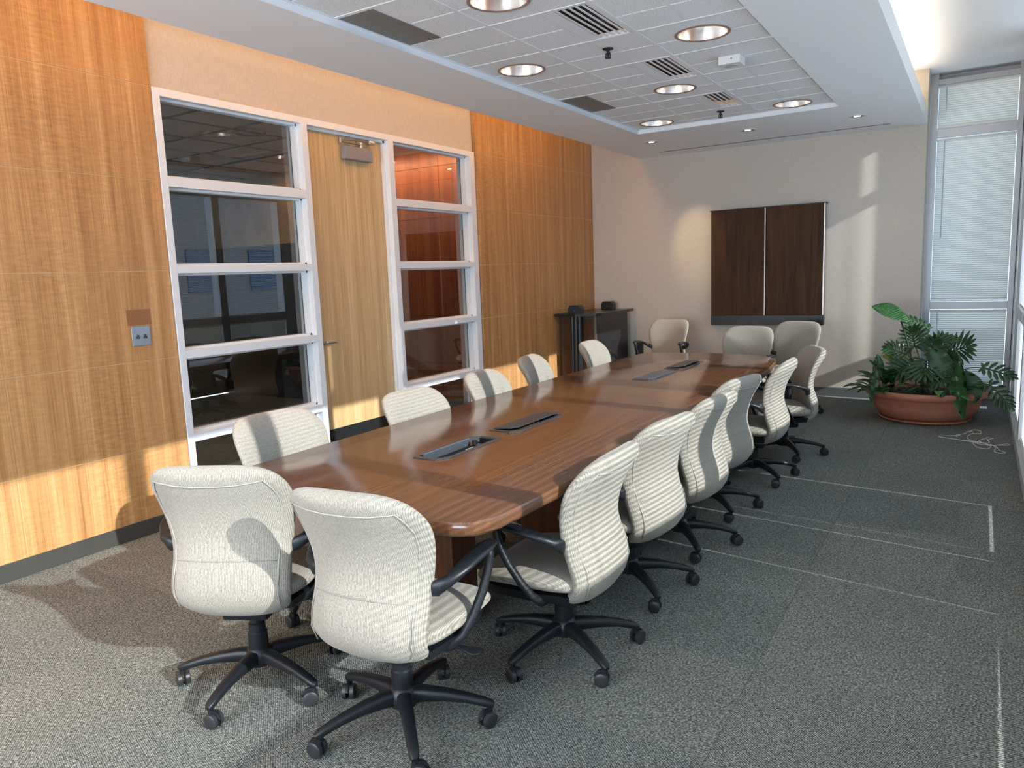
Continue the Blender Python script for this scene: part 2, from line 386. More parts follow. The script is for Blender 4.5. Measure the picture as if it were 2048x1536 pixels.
# ------------------------------------------------------------------ window wall
BX = 4.50                                             # blind plane
posts = [(-3.4, -3.28), (-1.68, -1.56), (-.06, .06), (1.73, 1.84), (3.345, 3.452), (3.99, 4.098), (4.108, 4.24), (5.062, 5.17), (6.68, 6.79), (7.80, 8.40), (8.541, 9.10)]
wr = sempty('window_1')
def prt(*a, **k_): return box(*a, **k_)
for a, b in posts: box('mullion', 4.475, 4.50 if 3.9 < a < 4.2 else 4.62, a, b, .0, ZC, M_alu2, wr, .002)
box('slit_cover', 4.505, 4.52, 4.05, 4.16, .95, ZC, M_alu2, wr)
box('sill_curb', XR, 4.62, Y0, 9.05, 0, .078, M_alu2, wr, .003)
for z0, z1, xf_ in ((.945, 1.03, 4.462), (2.675, 2.755, 4.465)):
    for (a0, a1), (b0, b1) in zip(posts[:-1], posts[1:]):
        if b0 - a1 > .03: box('transom', xf_, 4.61, a1, b0, z0, z1, M_alu2, wr, .002)
box('head', 4.465, 4.62, Y0, 9.1, 3.22, ZC, M_alu2, wr)
for (a0, a1), (b0, b1) in zip(posts[:-1], posts[1:]):
    if b0 - a1 > .02: box('pane', 4.560, 4.566, a1, b0, .078, 3.22, M_glass, wr)
# far window
w2 = sempty('window_2')
YW = 9.05
for a, b in ((3.677, 3.745), (4.43, 4.475)): box('mullion', a, b, YW, YW + .14, 0, ZC, M_alu2, w2, .002)
for z0, z1 in ((.075, .13), (.925, 1.0), (2.665, 2.755), (3.19, 3.24)): box('transom', 3.745, 4.43, YW + .005, YW + .13, z0, z1, M_alu2, w2, .002)
box('corner_gasket', 4.470, 4.476, YW - .20, YW - .17, .08, 3.24, M_black, w2)
box('pane', 3.745, 4.43, YW + .10, YW + .106, .13, 3.19, M_glass, w2)
box('spandrel', 3.60, 4.75, YW + .14, YW + .18, ZC - .08, ZC, M_alu2, w2)

def slat_mesh(L, tilt, count, pitch, axis):
    """count slats hanging down from z=0; axis 'y' (runs along y, tilts in xz) or 'x'"""
    mb = MB(); w = .0125
    for i in range(count):
        z = -(i + .5) * pitch; pr = []
        for q, bow in ((-1, 0), (0, .0022), (1, 0)): pr.append((q * w, bow))
        for q, bow in ((1, -.0005), (0, .0017), (-1, -.0005)): pr.append((q * w, bow))
        c_, s_ = math.cos(tilt), math.sin(tilt)
        pr = [(x * c_ - zz_ * s_, x * s_ + zz_ * c_) for x, zz_ in pr]
        if axis == 'y': R = [[Vector((a, yy, z + b)) for a, b in pr] for yy in (0, L)]
        else: R = [[Vector((yy, -a, z + b)) for a, b in pr] for yy in (0, L)]
        mb.rings(R)
    return mb
def blind(label, axis, p, L, ztop, zbot, tilt, group=None, pitch=.0212, skew=0, wand=True):
    t = thing('venetian_blind', label, 'blind', (p[0], p[1], ztop), 0, group)
    H = ztop - zbot; n = round((H - .042) / pitch); pitch = (H - .042) / n
    ax = (lambda a, b, w, z0, z1: (-w, w, a, b, z0, z1)) if axis == 'y' else (lambda a, b, w, z0, z1: (a, b, -w, w, z0, z1))
    obj('head_rail', MB().box(*ax(0, L, .0125, -.025, 0), .002), M_slat, t)
    s_ = obj('slats', slat_mesh(L - .004, tilt, n, pitch, axis), M_slat, t); s_.location = (0, .002, -.026) if axis == 'y' else (.002, 0, -.026); stuff(s_)
    rb = MB().box(*ax(0, L, .012, -H, -H + .014), .003)
    if skew:
        for v in rb.bm.verts: v.co.z += skew * (1 - v.co.y / L) if axis == 'y' else 0
    obj('bottom_rail', rb, M_slat, t)
    for f in (.16, .84):
        for sgn in (-1, 1):
            x = L * f; dp = .0135 * sgn
            q = (dp, x) if axis == 'y' else (x, dp)
            obj('ladder_cord', MB().box(q[0] - .0007, q[0] + .0007, q[1] - .0007, q[1] + .0007, -H + .01, -.02), M_cord, t)
    if wand:
        q = (-.024, L - .07) if axis == 'y' else (.07, -.024)
        obj('tilt_wand', MB().tube([(q[0], q[1], -.02), (q[0], q[1], -min(H * .62, 1.0))], .004, 6), mat_wand, t)
    return t
mat_wand = mat('clear_grey_wand', (.42, .44, .44), .3)
TM, TC = math.radians(8), math.radians(-62)
bays = [(-1.56, -.06, 'second behind the photographer'), (.06, 1.73, 'just behind the photographer'), (1.84, 3.345, 'nearest the front chairs'), (3.452, 3.99, 'in the narrow bay'), (4.24, 5.062, 'in the half-width bay'), (5.17, 6.68, 'opposite the far table end'), (6.79, 7.80, 'beside the planter')]
for a, b, w in bays:
    ga, gb = .0015, .0015
    if abs(a - 3.452) < .01: ga = .022
    if abs(b - 5.062) < .01: gb = .012
    blind('half-open white slat blind in the middle pane ' + w, 'y', (BX, a + ga), b - a - ga - gb, 2.672, 1.032, TM, wand=False)
    zb = .108 if abs(a - 4.24) < .01 else (.0995 if abs(a - 1.84) < .01 else .079)
    blind('closed white slat blind in the low pane ' + w, 'y', (BX, a + ga), b - a - ga - gb, .942, zb, math.radians(-68), pitch=.0195, wand=False, skew=.012 if abs(a - 1.84) < .01 else 0)
    blind('closed white slat blind in the top pane ' + w, 'y', (BX, a + ga), b - a - ga - gb, 3.215, 2.76, TC, pitch=.0195, wand=False)
blind('short half-open white blind in the slim corner bay, middle pane', 'y', (BX, 8.402), .118, 2.672, .95 + .085, TM, wand=False)
blind('short closed white blind in the slim corner bay, top pane', 'y', (BX, 8.402), .118, 3.215, 2.76, TC, pitch=.0195, wand=False)
blind('closed white slat blind in the tall middle pane of the corner window', 'x', (3.747, YW + .045), .681, 2.66, 1.005, math.radians(66))
blind('closed white slat blind in the small top pane of the corner window', 'x', (3.747, YW + .045), .681, 3.188, 2.76, math.radians(66))
blind('closed white slat blind in the low pane behind the potted plants', 'x', (3.747, YW + .045), .681, .92, .135, math.radians(66), wand=True)

# ------------------------------------------------------------------ glazed door screen
scr = sempty('window_3'); FX0, FX1 = -.15, .006
V = [(2.815, 2.862), (3.957, 4.012), (4.895, 4.952), (6.08, 6.14)]
V = [(2.815, 2.862), (3.957, 4.012), (4.895, 4.995), (6.034, 6.14)]
V = [(2.815, 2.860), (3.957, 4.012), (4.895, 4.957), (6.060, 6.140)]
for a, b in V: box('frame_post', FX0, FX1, a, b, 0, 2.635, M_alu, scr, .0015)
box('frame_head', FX0, FX1 - .0005, 2.86, 6.06, 2.588, 2.635, M_alu, scr, .001)
rails = [(.495, .548), (1.022, 1.073), (1.548, 1.595), (2.065, 2.123)]
for (a, b) in ((2.86, 3.957), (4.957, 6.06)):
    box('frame_sill', FX0, FX1 - .0005, a, b, 0, .06, M_alu, scr, .001)
    for z0, z1 in rails: box('frame_rail', FX0, FX1 - .0005, a, b, z0, z1, M_alu, scr, .001)
    zs_ = [(.06, .495), (.548, 1.022), (1.073, 1.548), (1.595, 2.065), (2.123, 2.588)]
    for z0, z1 in zs_:
        obj('glazing_stop', MB().box(-.10, -.045, a, a + .014, z0, z1).box(-.10, -.045, b - .014, b, z0, z1).box(-.10, -.045, a, b, z0, z0 + .014).box(-.10, -.045, a, b, z1 - .014, z1), M_alu, scr)
        obj('gasket', MB().box(-.105, -.1005, a, a + .018, z0, z1).box(-.105, -.1005, b - .018, b, z0, z1).box(-.105, -.1005, a, b, z0, z0 + .006).box(-.105, -.1005, a, b, z1 - .006, z1), M_black, scr)
        box('pane', -.1005, -.0965, a, b, z0, z1, M_iglass, scr)
d1 = sempty('door_1')
box('door_leaf', -.115, -.07, 4.016, 4.891, .012, 2.584, M_door, d1, .001)
box('kick_plate', -.0705, -.0675, 4.02, 4.887, .014, .318, M_kick, d1)
box('door_stop', -.068, -.040, 4.012, 4.03, 0, 2.588, M_alu, d1); box('door_stop', -.068, -.040, 4.877, 4.895, 0, 2.588, M_alu, d1); box('door_stop', -.068, -.040, 4.012, 4.895, 2.570, 2.588, M_alu, d1)
h = obj('lever_handle', MB().sweep([(-.07, 4.075, 1.0, .024, .024), (-.064, 4.075, 1.0, .024, .024)], 16).sweep([(-.066, 4.075, 1.0, .009, .009), (-.022, 4.075, 1.0, .009, .009)], 10).sweep([(-.022, 4.067, 1.0, .009, .010), (-.020, 4.10, 1.001, .009, .010), (-.021, 4.15, .999, .008, .009), (-.027, 4.185, .996, .006, .007)], 10, 2.5), M_steel, d1, True, .7)
M_closer = mat('grey_closer_cover', (.27, .27, .275), .45, .2)
c_ = obj('door_closer', MB().box(-.07, -.012, 4.41, 4.72, 2.395, 2.495, .005), M_closer, d1)
obj('closer_arm', MB().sweep([(-.045, 4.39, 2.535, .010, .004), (-.035, 4.56, 2.548, .010, .004), (-.026, 4.71, 2.553, .010, .004)], 8, 4).sweep([(-.04, 4.395, 2.525, .010, .004), (-.04, 4.64, 2.520, .010, .004)], 8, 4).box(-.045, -.015, 4.69, 4.755, 2.535, 2.565, .004).lathe([(.013, 2.49), (.013, 2.54)], 12, (-.04, 4.62, 0)).lathe([(.011, 2.515), (.011, 2.55)], 12, (-.042, 4.39, 0)), M_steel, d1, True, .6)

M_closer2 = mat('dull_grey_tee', (.22, .22, .22), .5)
# adjoining room behind the glass
aw = struct(box('wall_adjoining', -4.6, -.14, 6.62, 6.74, 0, ZC, M_black))
for i in range(4):
    for z0, z1 in zip(zz[:-1], zz[1:]):
        x1_ = -.16 - i * .62; box('wall_panel', x1_ - .617, x1_, 6.60, 6.62, z0 + g, z1 - g, M_redwood, aw)
M_redwood2 = M_redwood
# (grain coordinate for panels on the cross wall)
box('door_post', -2.78, -2.66, 6.5, 6.60, 0, 2.9, M_black, aw)
box('panel_side', -4.55, -2.80, 6.55, 6.62, 1.95, ZC, M_door, aw); box('dark_doorway', -4.55, -2.80, 6.57, 6.62, 0, 1.95, M_kick, aw)
struct(box('wall_adjoining_left', -4.7, -4.6, 1.0, 6.7, 0, ZC, M_base2)); struct(box('wall_adjoining_near', -4.6, -.14, .9, 1.0, 0, ZC, M_beige))
ac = struct(box('ceiling_adjoining', -4.6, -.14, 1.0, 6.62, 2.80, 2.84, M_tile))
for i in range(8):
    if i: obj('grid_tee', MB().box(-.14 - i * .61 - .012, -.14 - i * .61 + .012, 1.0, 6.6, 2.792, 2.8), M_closer2, ac)
    obj('grid_tee', MB().box(-4.6, -.14, 1.4 + i * .61 - .012, 1.4 + i * .61 + .012, 2.7925, 2.8), M_closer2, ac)
downs = MB().lathe([(.14, 2.79), (.155, 2.785), (.14, 2.782), (.12, 2.798)], 32, (-1.35, 4.65, 0), cap=False)
obj('downlight_ring', downs, M_cone, ac, True)
obj('slot_diffuser', MB().box(-2.9, -1.2, 5.55, 5.66, 2.79, 2.802), M_black, ac)
obj('slot_flange', MB().box(-2.92, -1.18, 5.53, 5.55, 2.785, 2.80).box(-2.92, -1.18, 5.66, 5.68, 2.785, 2.80), M_paint, ac)
al = bpy.data.lights.new('adjoining_wall_washer', 'AREA'); al.energy = 17; al.shape = 'RECTANGLE'; al.size = 2.6; al.size_y = .12; al.color = (1, .62, .32)
ao = bpy.data.objects.new('adjoining_wall_washer', al); ao.location = (-1.5, 6.35, 2.72); ao.rotation_euler = (math.radians(25), 0, 0); COL.objects.link(ao)

def area(name, loc, rot, sx, sy, e, col):
    l = bpy.data.lights.new(name, 'AREA'); l.energy = e; l.shape = 'RECTANGLE'; l.size = sx; l.size_y = sy; l.color = col
    o = bpy.data.objects.new(name, l); o.location = loc; o.rotation_euler = rot; COL.objects.link(o); return o
# ------------------------------------------------------------------ coves and lamps
area('adjoining_room_fill', (-2.3, 3.6, 2.75), (0, 0, 0), 1.2, 1.2, 16, (1, .9, .8))  # added fill without a fixture, brightens the room behind the glass
area('rear_cool_fill', (2.1, -3.3, 1.75), (math.radians(126), 0, 0), 3.6, 2.4, 340, (.74, .87, 1))  # added cool fill behind the camera; the back wall has no window
area('rear_overhead_fill', (2.0, -1.9, 2.74), (0, 0, 0), 1.2, 1.2, 40, (.95, .97, 1))  # added overhead fill, unseen and with no fixture of its own
# warm tube on top of the soffit washing the left wall
area('left_cove_lamp', (.54, 2.6, 3.02), (0, math.radians(-52), 0), .16, 10.0, 72, (1, .47, .13))
area('right_cove_lamp', (3.55, 3.5, 2.95), (0, math.radians(180 - 35), 0), .06, 10.0, 32, (1, .84, .64))

# downlights
def downlight(x, y, lab):
    t = thing('downlight', lab, 'downlight', (x, y, ZG), 0)
    obj('trim_ring', MB().lathe([(.146, -.001), (.160, -.001), (.161, -.007), (.150, -.011), (.143, -.006), (.146, -.001)], 48, cap=False), M_coneflange, t, True, .8)
    obj('reflector', MB().lathe([(.145, -.006), (.138, .05), (.118, .115), (.095, .145)], 48, cap=False), M_cone, t, True)
    obj('lamp_plate', MB().lathe([(.096, .144), (.096, .147)], 32), M_cone, t)
dl = ['downlight nearest the smoke sensor, over the right half of the table', 'downlight near the left soffit edge, between both grilles', 'downlight at the ceiling centre between the second and third slotted diffusers', 'farthest downlight on the right, in the grid corner', 'farthest downlight on the left, in the grid corner', 'downlight cut by the top edge of the photo', 'downlight above the camera on the right', 'downlight above the camera on the left']
for (x, y), l_ in zip(lights, dl): downlight(x, y, 'recessed champagne reflector ' + l_)
for n_, (x, y, lab, e) in enumerate([(3.165, 7.744, 'small round spotlight in the soffit, rightmost of three', 4), (2.186, 7.72, 'small round spotlight in the soffit, middle of three', 4), (1.21, 7.679, 'small round spotlight in the soffit, leftmost of three', 45)]):
    t = thing('recessed_spotlight', lab, 'spotlight', (x, y, ZS))
    obj('trim_ring', MB().lathe([(.060, .0005), (.082, .0005), (.081, -.004), (.060, -.004), (.060, .0005)], 32, cap=False), M_white, t, True, .6)
    obj('baffle', MB().lathe([(.060, -.004), (.045, -.001)], 32, cap=True), M_closer, t, True, .6)
    obj('bulb', MB().lathe([(.020, -.0045), (.017, -.006), (.002, -.0065)], 20, (.0, -.012, 0), True, 1.5, .8), M_bulb, t, True)
    l = bpy.data.lights.new('spot', 'SPOT'); l.energy = e; l.spot_size = math.radians(34); l.spot_blend = .9; l.color = (1, .72, .42); l.shadow_soft_size = .03
    o = bpy.data.objects.new('spot_lamp', l); o.location = (x, y, ZS - .012); o.parent = None
    tg = Vector((x + .17, D, 1.75 if e > 10 else 1.6)) - o.location; o.rotation_euler = tg.to_track_quat('-Z', 'Y').to_euler(); COL.objects.link(o)
tag(obj('linear_slot_diffuser', MB().box(1.02, 3.38, 8.392, 8.412, ZS - .0025, ZS + .001), M_dark), 'long thin dark slot diffuser in the soffit along the far wall', 'air vent')
for i, (j0, j1) in enumerate(diffs):
    names_ = ['slotted air diffuser in the grid nearest the camera end', 'middle slotted air diffuser of the visible three', 'farthest slotted air diffuser, beside the last sprinkler', 'slotted air diffuser above the camera']
    x0_, x1_ = GX + U + .012, GX + 2 * U - .012; y0_, y1_ = GY + j0 * U + .012, GY + j1 * U - .012
    t = thing('air_diffuser', names_[i], 'air vent', (0, 0, 0))
    box('frame', x0_, x0_ + .07, y0_, y1_, ZG - .005, ZG + .004, M_tee, t, .001)
    obj('frame_edge', MB().box(x1_ - .018, x1_, y0_, y1_, ZG - .006, ZG + .02).box(x0_ + .07, x1_, y0_, y0_ + .008, ZG - .006, ZG + .02).box(x0_ + .07, x1_, y1_ - .008, y1_, ZG - .006, ZG + .02), M_tee, t)
    box('plenum', x0_ + .07, x1_, y0_, y1_, ZG + .05, ZG + .055, M_dark, t)
    n_b = 5; w_ = (x1_ - .018 - x0_ - .07) / n_b
    for q in range(n_b):
        xx = x0_ + .07 + w_ * (q + .5)
        bl = MB().box(xx - w_ * .20, xx + w_ * .14, y0_ + .008, y1_ - .008, ZG - .004, ZG - .001)
        obj('blade', bl, M_alu, t)
for (j0, j1), lab in zip(grilles, ['grey perforated return grille in the ceiling, nearest and largest', 'grey perforated return grille in the ceiling, farther and smaller']):
    tag(box('return_grille', RX0 + .014, GX - U - .006, GY + j0 * U + .008, GY + j1 * U - .008, ZG - .006, ZG + .006, M_grille), lab, 'air vent')
for (x, y), lab in zip([(2.173, 4.459), (2.173, 6.836)], ['dark fire sprinkler head, the nearer one, hanging from the grid', 'dark fire sprinkler head, the farther one near the grid end']):
    t = thing('fire_sprinkler', lab, 'sprinkler', (x, y, ZG))
    obj('escutcheon', MB().lathe([(.034, -.004), (.032, -.010), (.012, -.014)], 20), M_plastic, t, True, .7)
    obj('sprinkler_head', MB().lathe([(.010, -.012), (.010, -.035), (.006, -.04), (.006, -.055)], 12).box(-.016, -.011, -.004, .004, -.055, -.03).box(.011, .016, -.004, .004, -.055, -.03).lathe([(.020, -.058), (.020, -.061)], 16), M_plastic, t, True, .6)
t = thing('ceiling_sensor', 'boxy cream sensor on the ceiling grid beside the right downlights', 'sensor', (2.739, 5.166, ZG - .005), 0)
obj('housing', MB().box(-.075, .065, -.065, .065, -.052, 0, .003), M_white, t)
obj('round_cover', MB().lathe([(.045, -.052), (.045, -.054), (.040, -.055)], 28, (-.01, 0, 0)), mat('cream_grey_cover', (.5, .51, .48), .5), t)
obj('screw', MB().sweep([(.01, -.0655, -.022, .005, .005), (.01, -.063, -.022, .005, .005)], 10), M_dark, t)

# ------------------------------------------------------------------ wall switch and tape
t = thing('light_switch', 'double toggle switch plate of stainless steel on the wood panelling', 'light switch', (0, 2.583, 1.19))
obj('plate', MB().box(0, .005, -.058, .058, -.057, .057, .002), M_steel, t)
for s_ in (-.023, .023):
    obj('toggle', MB().sweep([(.004, s_, 0, .006, .010), (.012, s_, -.005, .005, .005), (.020, s_, -.013, .004, .004)], 8, 4), M_dark, t)
    for z in (-.03, .03): obj('screw', MB().sweep([(.0045, s_, z, .0032, .0032), (.0062, s_, z, .0032, .0032)], 10), M_steel, t)
M_tape = mat('old_clear_tape', (.30, .13, .045), .15)
tag(obj('tape_patch', MB().box(.0002, .0010, 2.508, 2.655, 1.255, 1.345), M_tape), 'rectangle of old brownish clear tape above the switch plate', 'tape')

# ------------------------------------------------------------------ wall cabinet
t = thing('wall_cabinet', 'dark oak two-door presentation board cabinet hung on the far wall', 'cabinet', (0, 0, 0))
cx0, cx1, cm = 1.545, 2.765, 2.152
box('body', cx0 + .008, cx1 - .008, D - .075, D - .002, .90, 2.08, M_cab, t)
box('door', cx0, cm - .010, D - .10, D - .075, .898, 2.078, M_cab, t, .002); box('door', cm + .010, cx1 - .012, D - .10, D - .075, .898, 2.078, M_cab, t, .002)
box('top_rail', cx0 - .012, cx1 + .012, D - .105, D - .002, 2.078, 2.09, M_dark, t, .003)
box('bottom_rail', cx0 - .004, cx1 - .002, D - .098, D - .002, .79, .897, M_dark, t, .002)
M_strip = mat('pale_aluminium_edge', (.55, .50, .48), .35, .5)
box('edge_strip', cm - .010, cm - .001, D - .103, D - .08, .898, 2.078, M_strip, t); box('edge_strip', cx1 - .012, cx1, D - .103, D - .06, .898, 2.078, M_strip, t)
for s_ in (-1, 1): obj('handle', MB().tube([(cm + s_ * .032, D - .10, 1.50), (cm + s_ * .028, D - .115, 1.48), (cm + s_ * .028, D - .115, 1.42), (cm + s_ * .032, D - .10, 1.40)], .004, 6), M_dark, t, True)
t = thing('wall_outlet', 'black low outlet box on the far wall beside the credenza', 'outlet', (0, 0, 0))
box('body', .575, .665, D - .045, D, .36, .56, M_dark, t, .003); obj('indicator', MB().box(.600, .606, D - .047, D - .044, .53, .536), M_steel, t)

# ------------------------------------------------------------------ credenza / lectern
t = thing('credenza', 'black and brown equipment credenza with end columns in the far left corner', 'cabinet', (0, 0, 0))
M_brownp = mat('brown_laminate', (.045, .026, .016), .45); M_cred = mat('black_laminate', (.012, .014, .017), .3)
box('body', .06, .50, 7.70, 8.58, .04, .955, M_brownp, t, .003)
box('side_panel', .50, .515, 7.69, 8.585, .03, .958, M_cred, t, .002)
box('plinth', .08, .49, 7.72, 8.56, 0, .04, M_cred, t)
obj('top', MB().prism([(.02, 7.62), (.30, 7.585), (.55, 7.62), (.575, 7.70), (.575, 8.63), (.02, 8.63)], .96, .988), M_cred, t)
obj('corner_strip', MB().box(.495, .517, 7.685, 7.70, .03, .958), mat('grey_edge', (.12, .11, .10), .4), t)
box('recess_panel', .10, .46, 7.694, 7.70, .08, .92, M_cab, t)
for yc in (7.665, 8.55):
    c_ = MB()
    for dx in (-.045, 0, .045): c_.sweep([(.28 + dx, yc, 0, .030, .034), (.28 + dx, yc, 1.0, .030, .034)], 16, 2, (0, 1, 0))
    if yc < 8: obj('end_column', c_, M_cred, t, True, .8)
    oc = [(.28 + a, b) for a, b in ((-.08, 0), (-.08, .06), (-.055, .095), (.055, .095), (.08, .06), (.08, 0))]
    mb = MB(); R = [[Vector((a, yc + s_ * .045, .989 + b)) for a, b in oc] for s_ in (-1, 1)]; mb.rings(R)
    obj('column_cap', mb, M_cred, t); obj('lock', MB().box(.278, .283, yc - .048, yc - .044, 1.02, 1.025), M_steel, t)
# ------------------------------------------------------------------ conference table
outline = [(2.985, 2.6), (2.978, 2.2), (2.968, 1.93), (2.955, 1.82), (2.925, 1.745), (2.86, 1.712), (2.7, 1.69), (2.33, 1.665), (1.96, 1.69), (1.80, 1.712), (1.735, 1.745), (1.705, 1.82), (1.692, 1.95), (1.684, 2.4),
           (1.680, 3.2), (1.680, 4.5), (1.684, 5.5), (1.692, 5.98), (1.712, 6.10), (1.77, 6.16), (1.95, 6.20), (2.33, 6.235), (2.62, 6.165), (2.78, 6.08), (2.86, 5.98), (2.90, 5.80), (2.945, 5.4), (2.975, 4.8), (2.988, 3.6)]
def ring(off, z):
    R = []; n = len(outline)
    for i, (x, y) in enumerate(outline):
        a = Vector(outline[i - 1]); b = Vector(outline[(i + 1) % n]); t_ = (b - a).normalized(); nn = Vector((t_.y, -t_.x))
        # outline runs clockwise seen from above -> outward normal
        c = Vector((x, y)); 
        if (c - Vector((2.33, 3.95))).dot(nn) < 0: nn = -nn
        R.append(Vector((x + nn.x * off, y + nn.y * off, z)))
    return R
tb = thing('conference_table', 'long glossy walnut conference table with rounded corners', 'table', (0, 0, 0))
top = obj('tabletop', MB().rings([ring(-.03, .690), ring(-.010, .692), ring(-.002, .700), ring(0, .712), ring(-.001, .728), ring(-.006, .737), ring(-.014, .740)]), M_table, tb)
M_tray = mat('matt_black_tray', (.010, .010, .012), .9, spec=.1)
ports = [(2.242, 2.392, 2.30, 2.745, 'open', 'open black flip-top cable port, nearest on the table'), (2.240, 2.390, 2.868, 3.335, 'up', 'black cable port with its lid slightly raised, second from the near end'),
         (2.243, 2.393, 4.585, 5.045, 'flat', 'closed grey cable port, third from the near end'), (2.247, 2.397, 5.165, 5.628, 'up', 'closed black cable port, farthest from the camera')]
for x0_, x1_, y0_, y1_, st, lab in ports: bool_cut(top, MB().box(x0_ + .016, x1_ - .016, y0_ + .016, y1_ - .016, .6, .8))
smooth_by(top.data, .5)
for x0_, x1_, y0_, y1_, st, lab in ports:
    t = thing('cable_port', lab, 'cable port', ((x0_ + x1_) / 2, (y0_ + y1_) / 2, .741)); wx, wy = (x1_ - x0_) / 2, (y1_ - y0_) / 2
    cl = [(-wx, -wy + .045), (-wx, wy - .045), (-wx + .045, wy), (wx, wy), (wx, -wy), (-wx + .045, -wy)]
    cl = [(-wx, -wy + .0), (-wx, wy - .05), (-wx + .035, wy), (wx, wy), (wx, -wy + .05), (wx - .035, -wy)]
    inn = [(p[0] * .80, p[1] * .925) for p in cl]
    mb = MB(); n = len(cl); vo_ = [mb.bm.verts.new((*p, .003)) for p in cl]; vi = [mb.bm.verts.new((*p, .004)) for p in inn]; vb = [mb.bm.verts.new((*p, 0)) for p in cl]; vd = [mb.bm.verts.new((*p, -.02)) for p in inn]
    for i in range(n):
        j = (i + 1) % n; mb.bm.faces.new((vo_[i], vo_[j], vi[j], vi[i])); mb.bm.faces.new((vb[i], vb[j], vo_[j], vo_[i])); mb.bm.faces.new((vi[i], vi[j], vd[j], vd[i]))
    obj('bezel', mb, M_portb if 'M_portb' in globals() else mat('charcoal_bezel', (.05, .048, .05), .4), t)
    tr = MB().box(-wx * .8, wx * .8, -wy * .9, wy * .9, -.075, -.072).box(-wx * .8 - .004, -wx * .8, -wy * .92, wy * .92, -.075, -.003).box(wx * .8, wx * .8 + .003, -wy * .92, wy * .92, -.075, -.003).box(-wx * .8, wx * .8, -wy * .925, -wy * .91, -.075, -.003).box(-wx * .8, wx * .8, wy * .91, wy * .925, -.075, -.003)
    obj('tray', tr, M_tray, t)
    if st == 'open':
        M_pm = mat('grey_blue_panel', (.085, .10, .12), .5, .2)
        obj('lid', MB().sweep([(-wx * .66, -wy * .86, -.012, .003, .026), (-wx * .66, wy * .60, -.012, .003, .026)], 8, 4, (.35, 0, 1)), M_pm, t)
        obj('cable_hinge', MB().lathe([(.012, -.02), (.012, .0)], 14, (-wx * .3, wy * .66, 0)).box(-wx * .6, wx * .6, wy * .66, wy * .88, -.03, -.024), M_dark, t, True, .6)
        obj('socket_block', MB().box(wx * .1, wx * .72, -wy * .55, -wy * .36, -.05, -.022, .001), M_alu, t)
        obj('socket_block', MB().box(-.005, wx * .72, wy * .22, wy * .48, -.055, -.020, .001), M_alu, t)
        obj('divider', MB().box(-wx * .42, -wx * .38, -wy * .9, wy * .62, -.05, -.020), M_tray, t)
    else:
        mb = MB().prism([(p[0] * .98 + (.0), p[1] * .98) for p in inn], .004, .009)
        if st == 'up':
            for v in mb.bm.verts: v.co.z += .010 * (v.co.x + wx * .8) / (wx * 1.6)
        obj('lid', mb, mat('dark_lid', (.035, .035, .038) if st == 'up' else (.07, .075, .095), .42), t)
for y0_ in (2.31, 3.30, 5.45):
    box('pedestal', 2.13, 2.41, y0_, y0_ + .17, 0, .692, M_pedestal, tb, .003)
box('modesty_beam', 2.28, 2.32, 2.45, 5.5, .60, .692, M_pedestal, tb)
# ------------------------------------------------------------------ office chairs
BACK_DY, BACK_K = .045, .97
def shell(st, curv, n=28, power=3.4):
    """st: (y,z,hw,th) spine stations; returns rings. curv bends the sides toward the front normal"""
    R = []
    for i, (y, z, hw, th) in enumerate(st):
        a = st[max(i - 1, 0)]; b = st[min(i + 1, len(st) - 1)]
        ty, tz = b[0] - a[0], b[1] - a[1]; L = math.hypot(ty, tz) or 1; ty, tz = ty / L, tz / L
        ny, nz = -tz, ty                     # front normal: spine going down (tz<0) -> +y
        cv = curv[i] if isinstance(curv, (list, tuple)) else curv
        ring_ = []
        for q in range(n):
            th_ = 2 * math.pi * q / n; c_, s_ = math.cos(th_), math.sin(th_)
            x = hw * math.copysign(abs(c_) ** (2 / power), c_); d = th / 2 * math.copysign(abs(s_) ** (2 / 2.3), s_)
            d += cv * (x / .25) ** 2
            ring_.append(Vector((x, y + ny * d, z + nz * d)))
        R.append(ring_)
    return R
BACK = [(-.304, .906, .085, .012), (-.301, .902, .145, .042), (-.294, .888, .190, .064), (-.281, .862, .222, .074), (-.262, .825, .243, .076), (-.242, .785, .253, .072), (-.224, .735, .250, .070), (-.210, .68, .238, .068), (-.206, .62, .225, .072),
        (-.220, .562, .219, .080), (-.238, .505, .221, .088), (-.242, .450, .222, .088), (-.222, .400, .216, .078), (-.17, .364, .196, .062), (-.09, .350, .165, .048), (-.02, .348, .12, .028)]
CURV = [.012, .016, .024, .034, .042, .050, .056, .060, .064, .066, .060, .050, .040, .034, .03, .03]
SEAT = [(-.16, .425, .16, .03), (-.15, .432, .200, .066), (-.12, .437, .225, .088), (-.06, .437, .243, .092), (.05, .438, .248, .092), (.15, .436, .245, .090), (.21, .426, .234, .082), (.255, .408, .208, .066), (.275, .396, .165, .04), (.28, .392, .12, .012)]
BACK = [(y + BACK_DY, z, hw * BACK_K, th) for y, z, hw, th in BACK]
BACK = BACK[:11] + [(y, z - dz, hw, th) for (y, z, hw, th), dz in zip(BACK[11:], (0, 0, 0, 0, 0))]
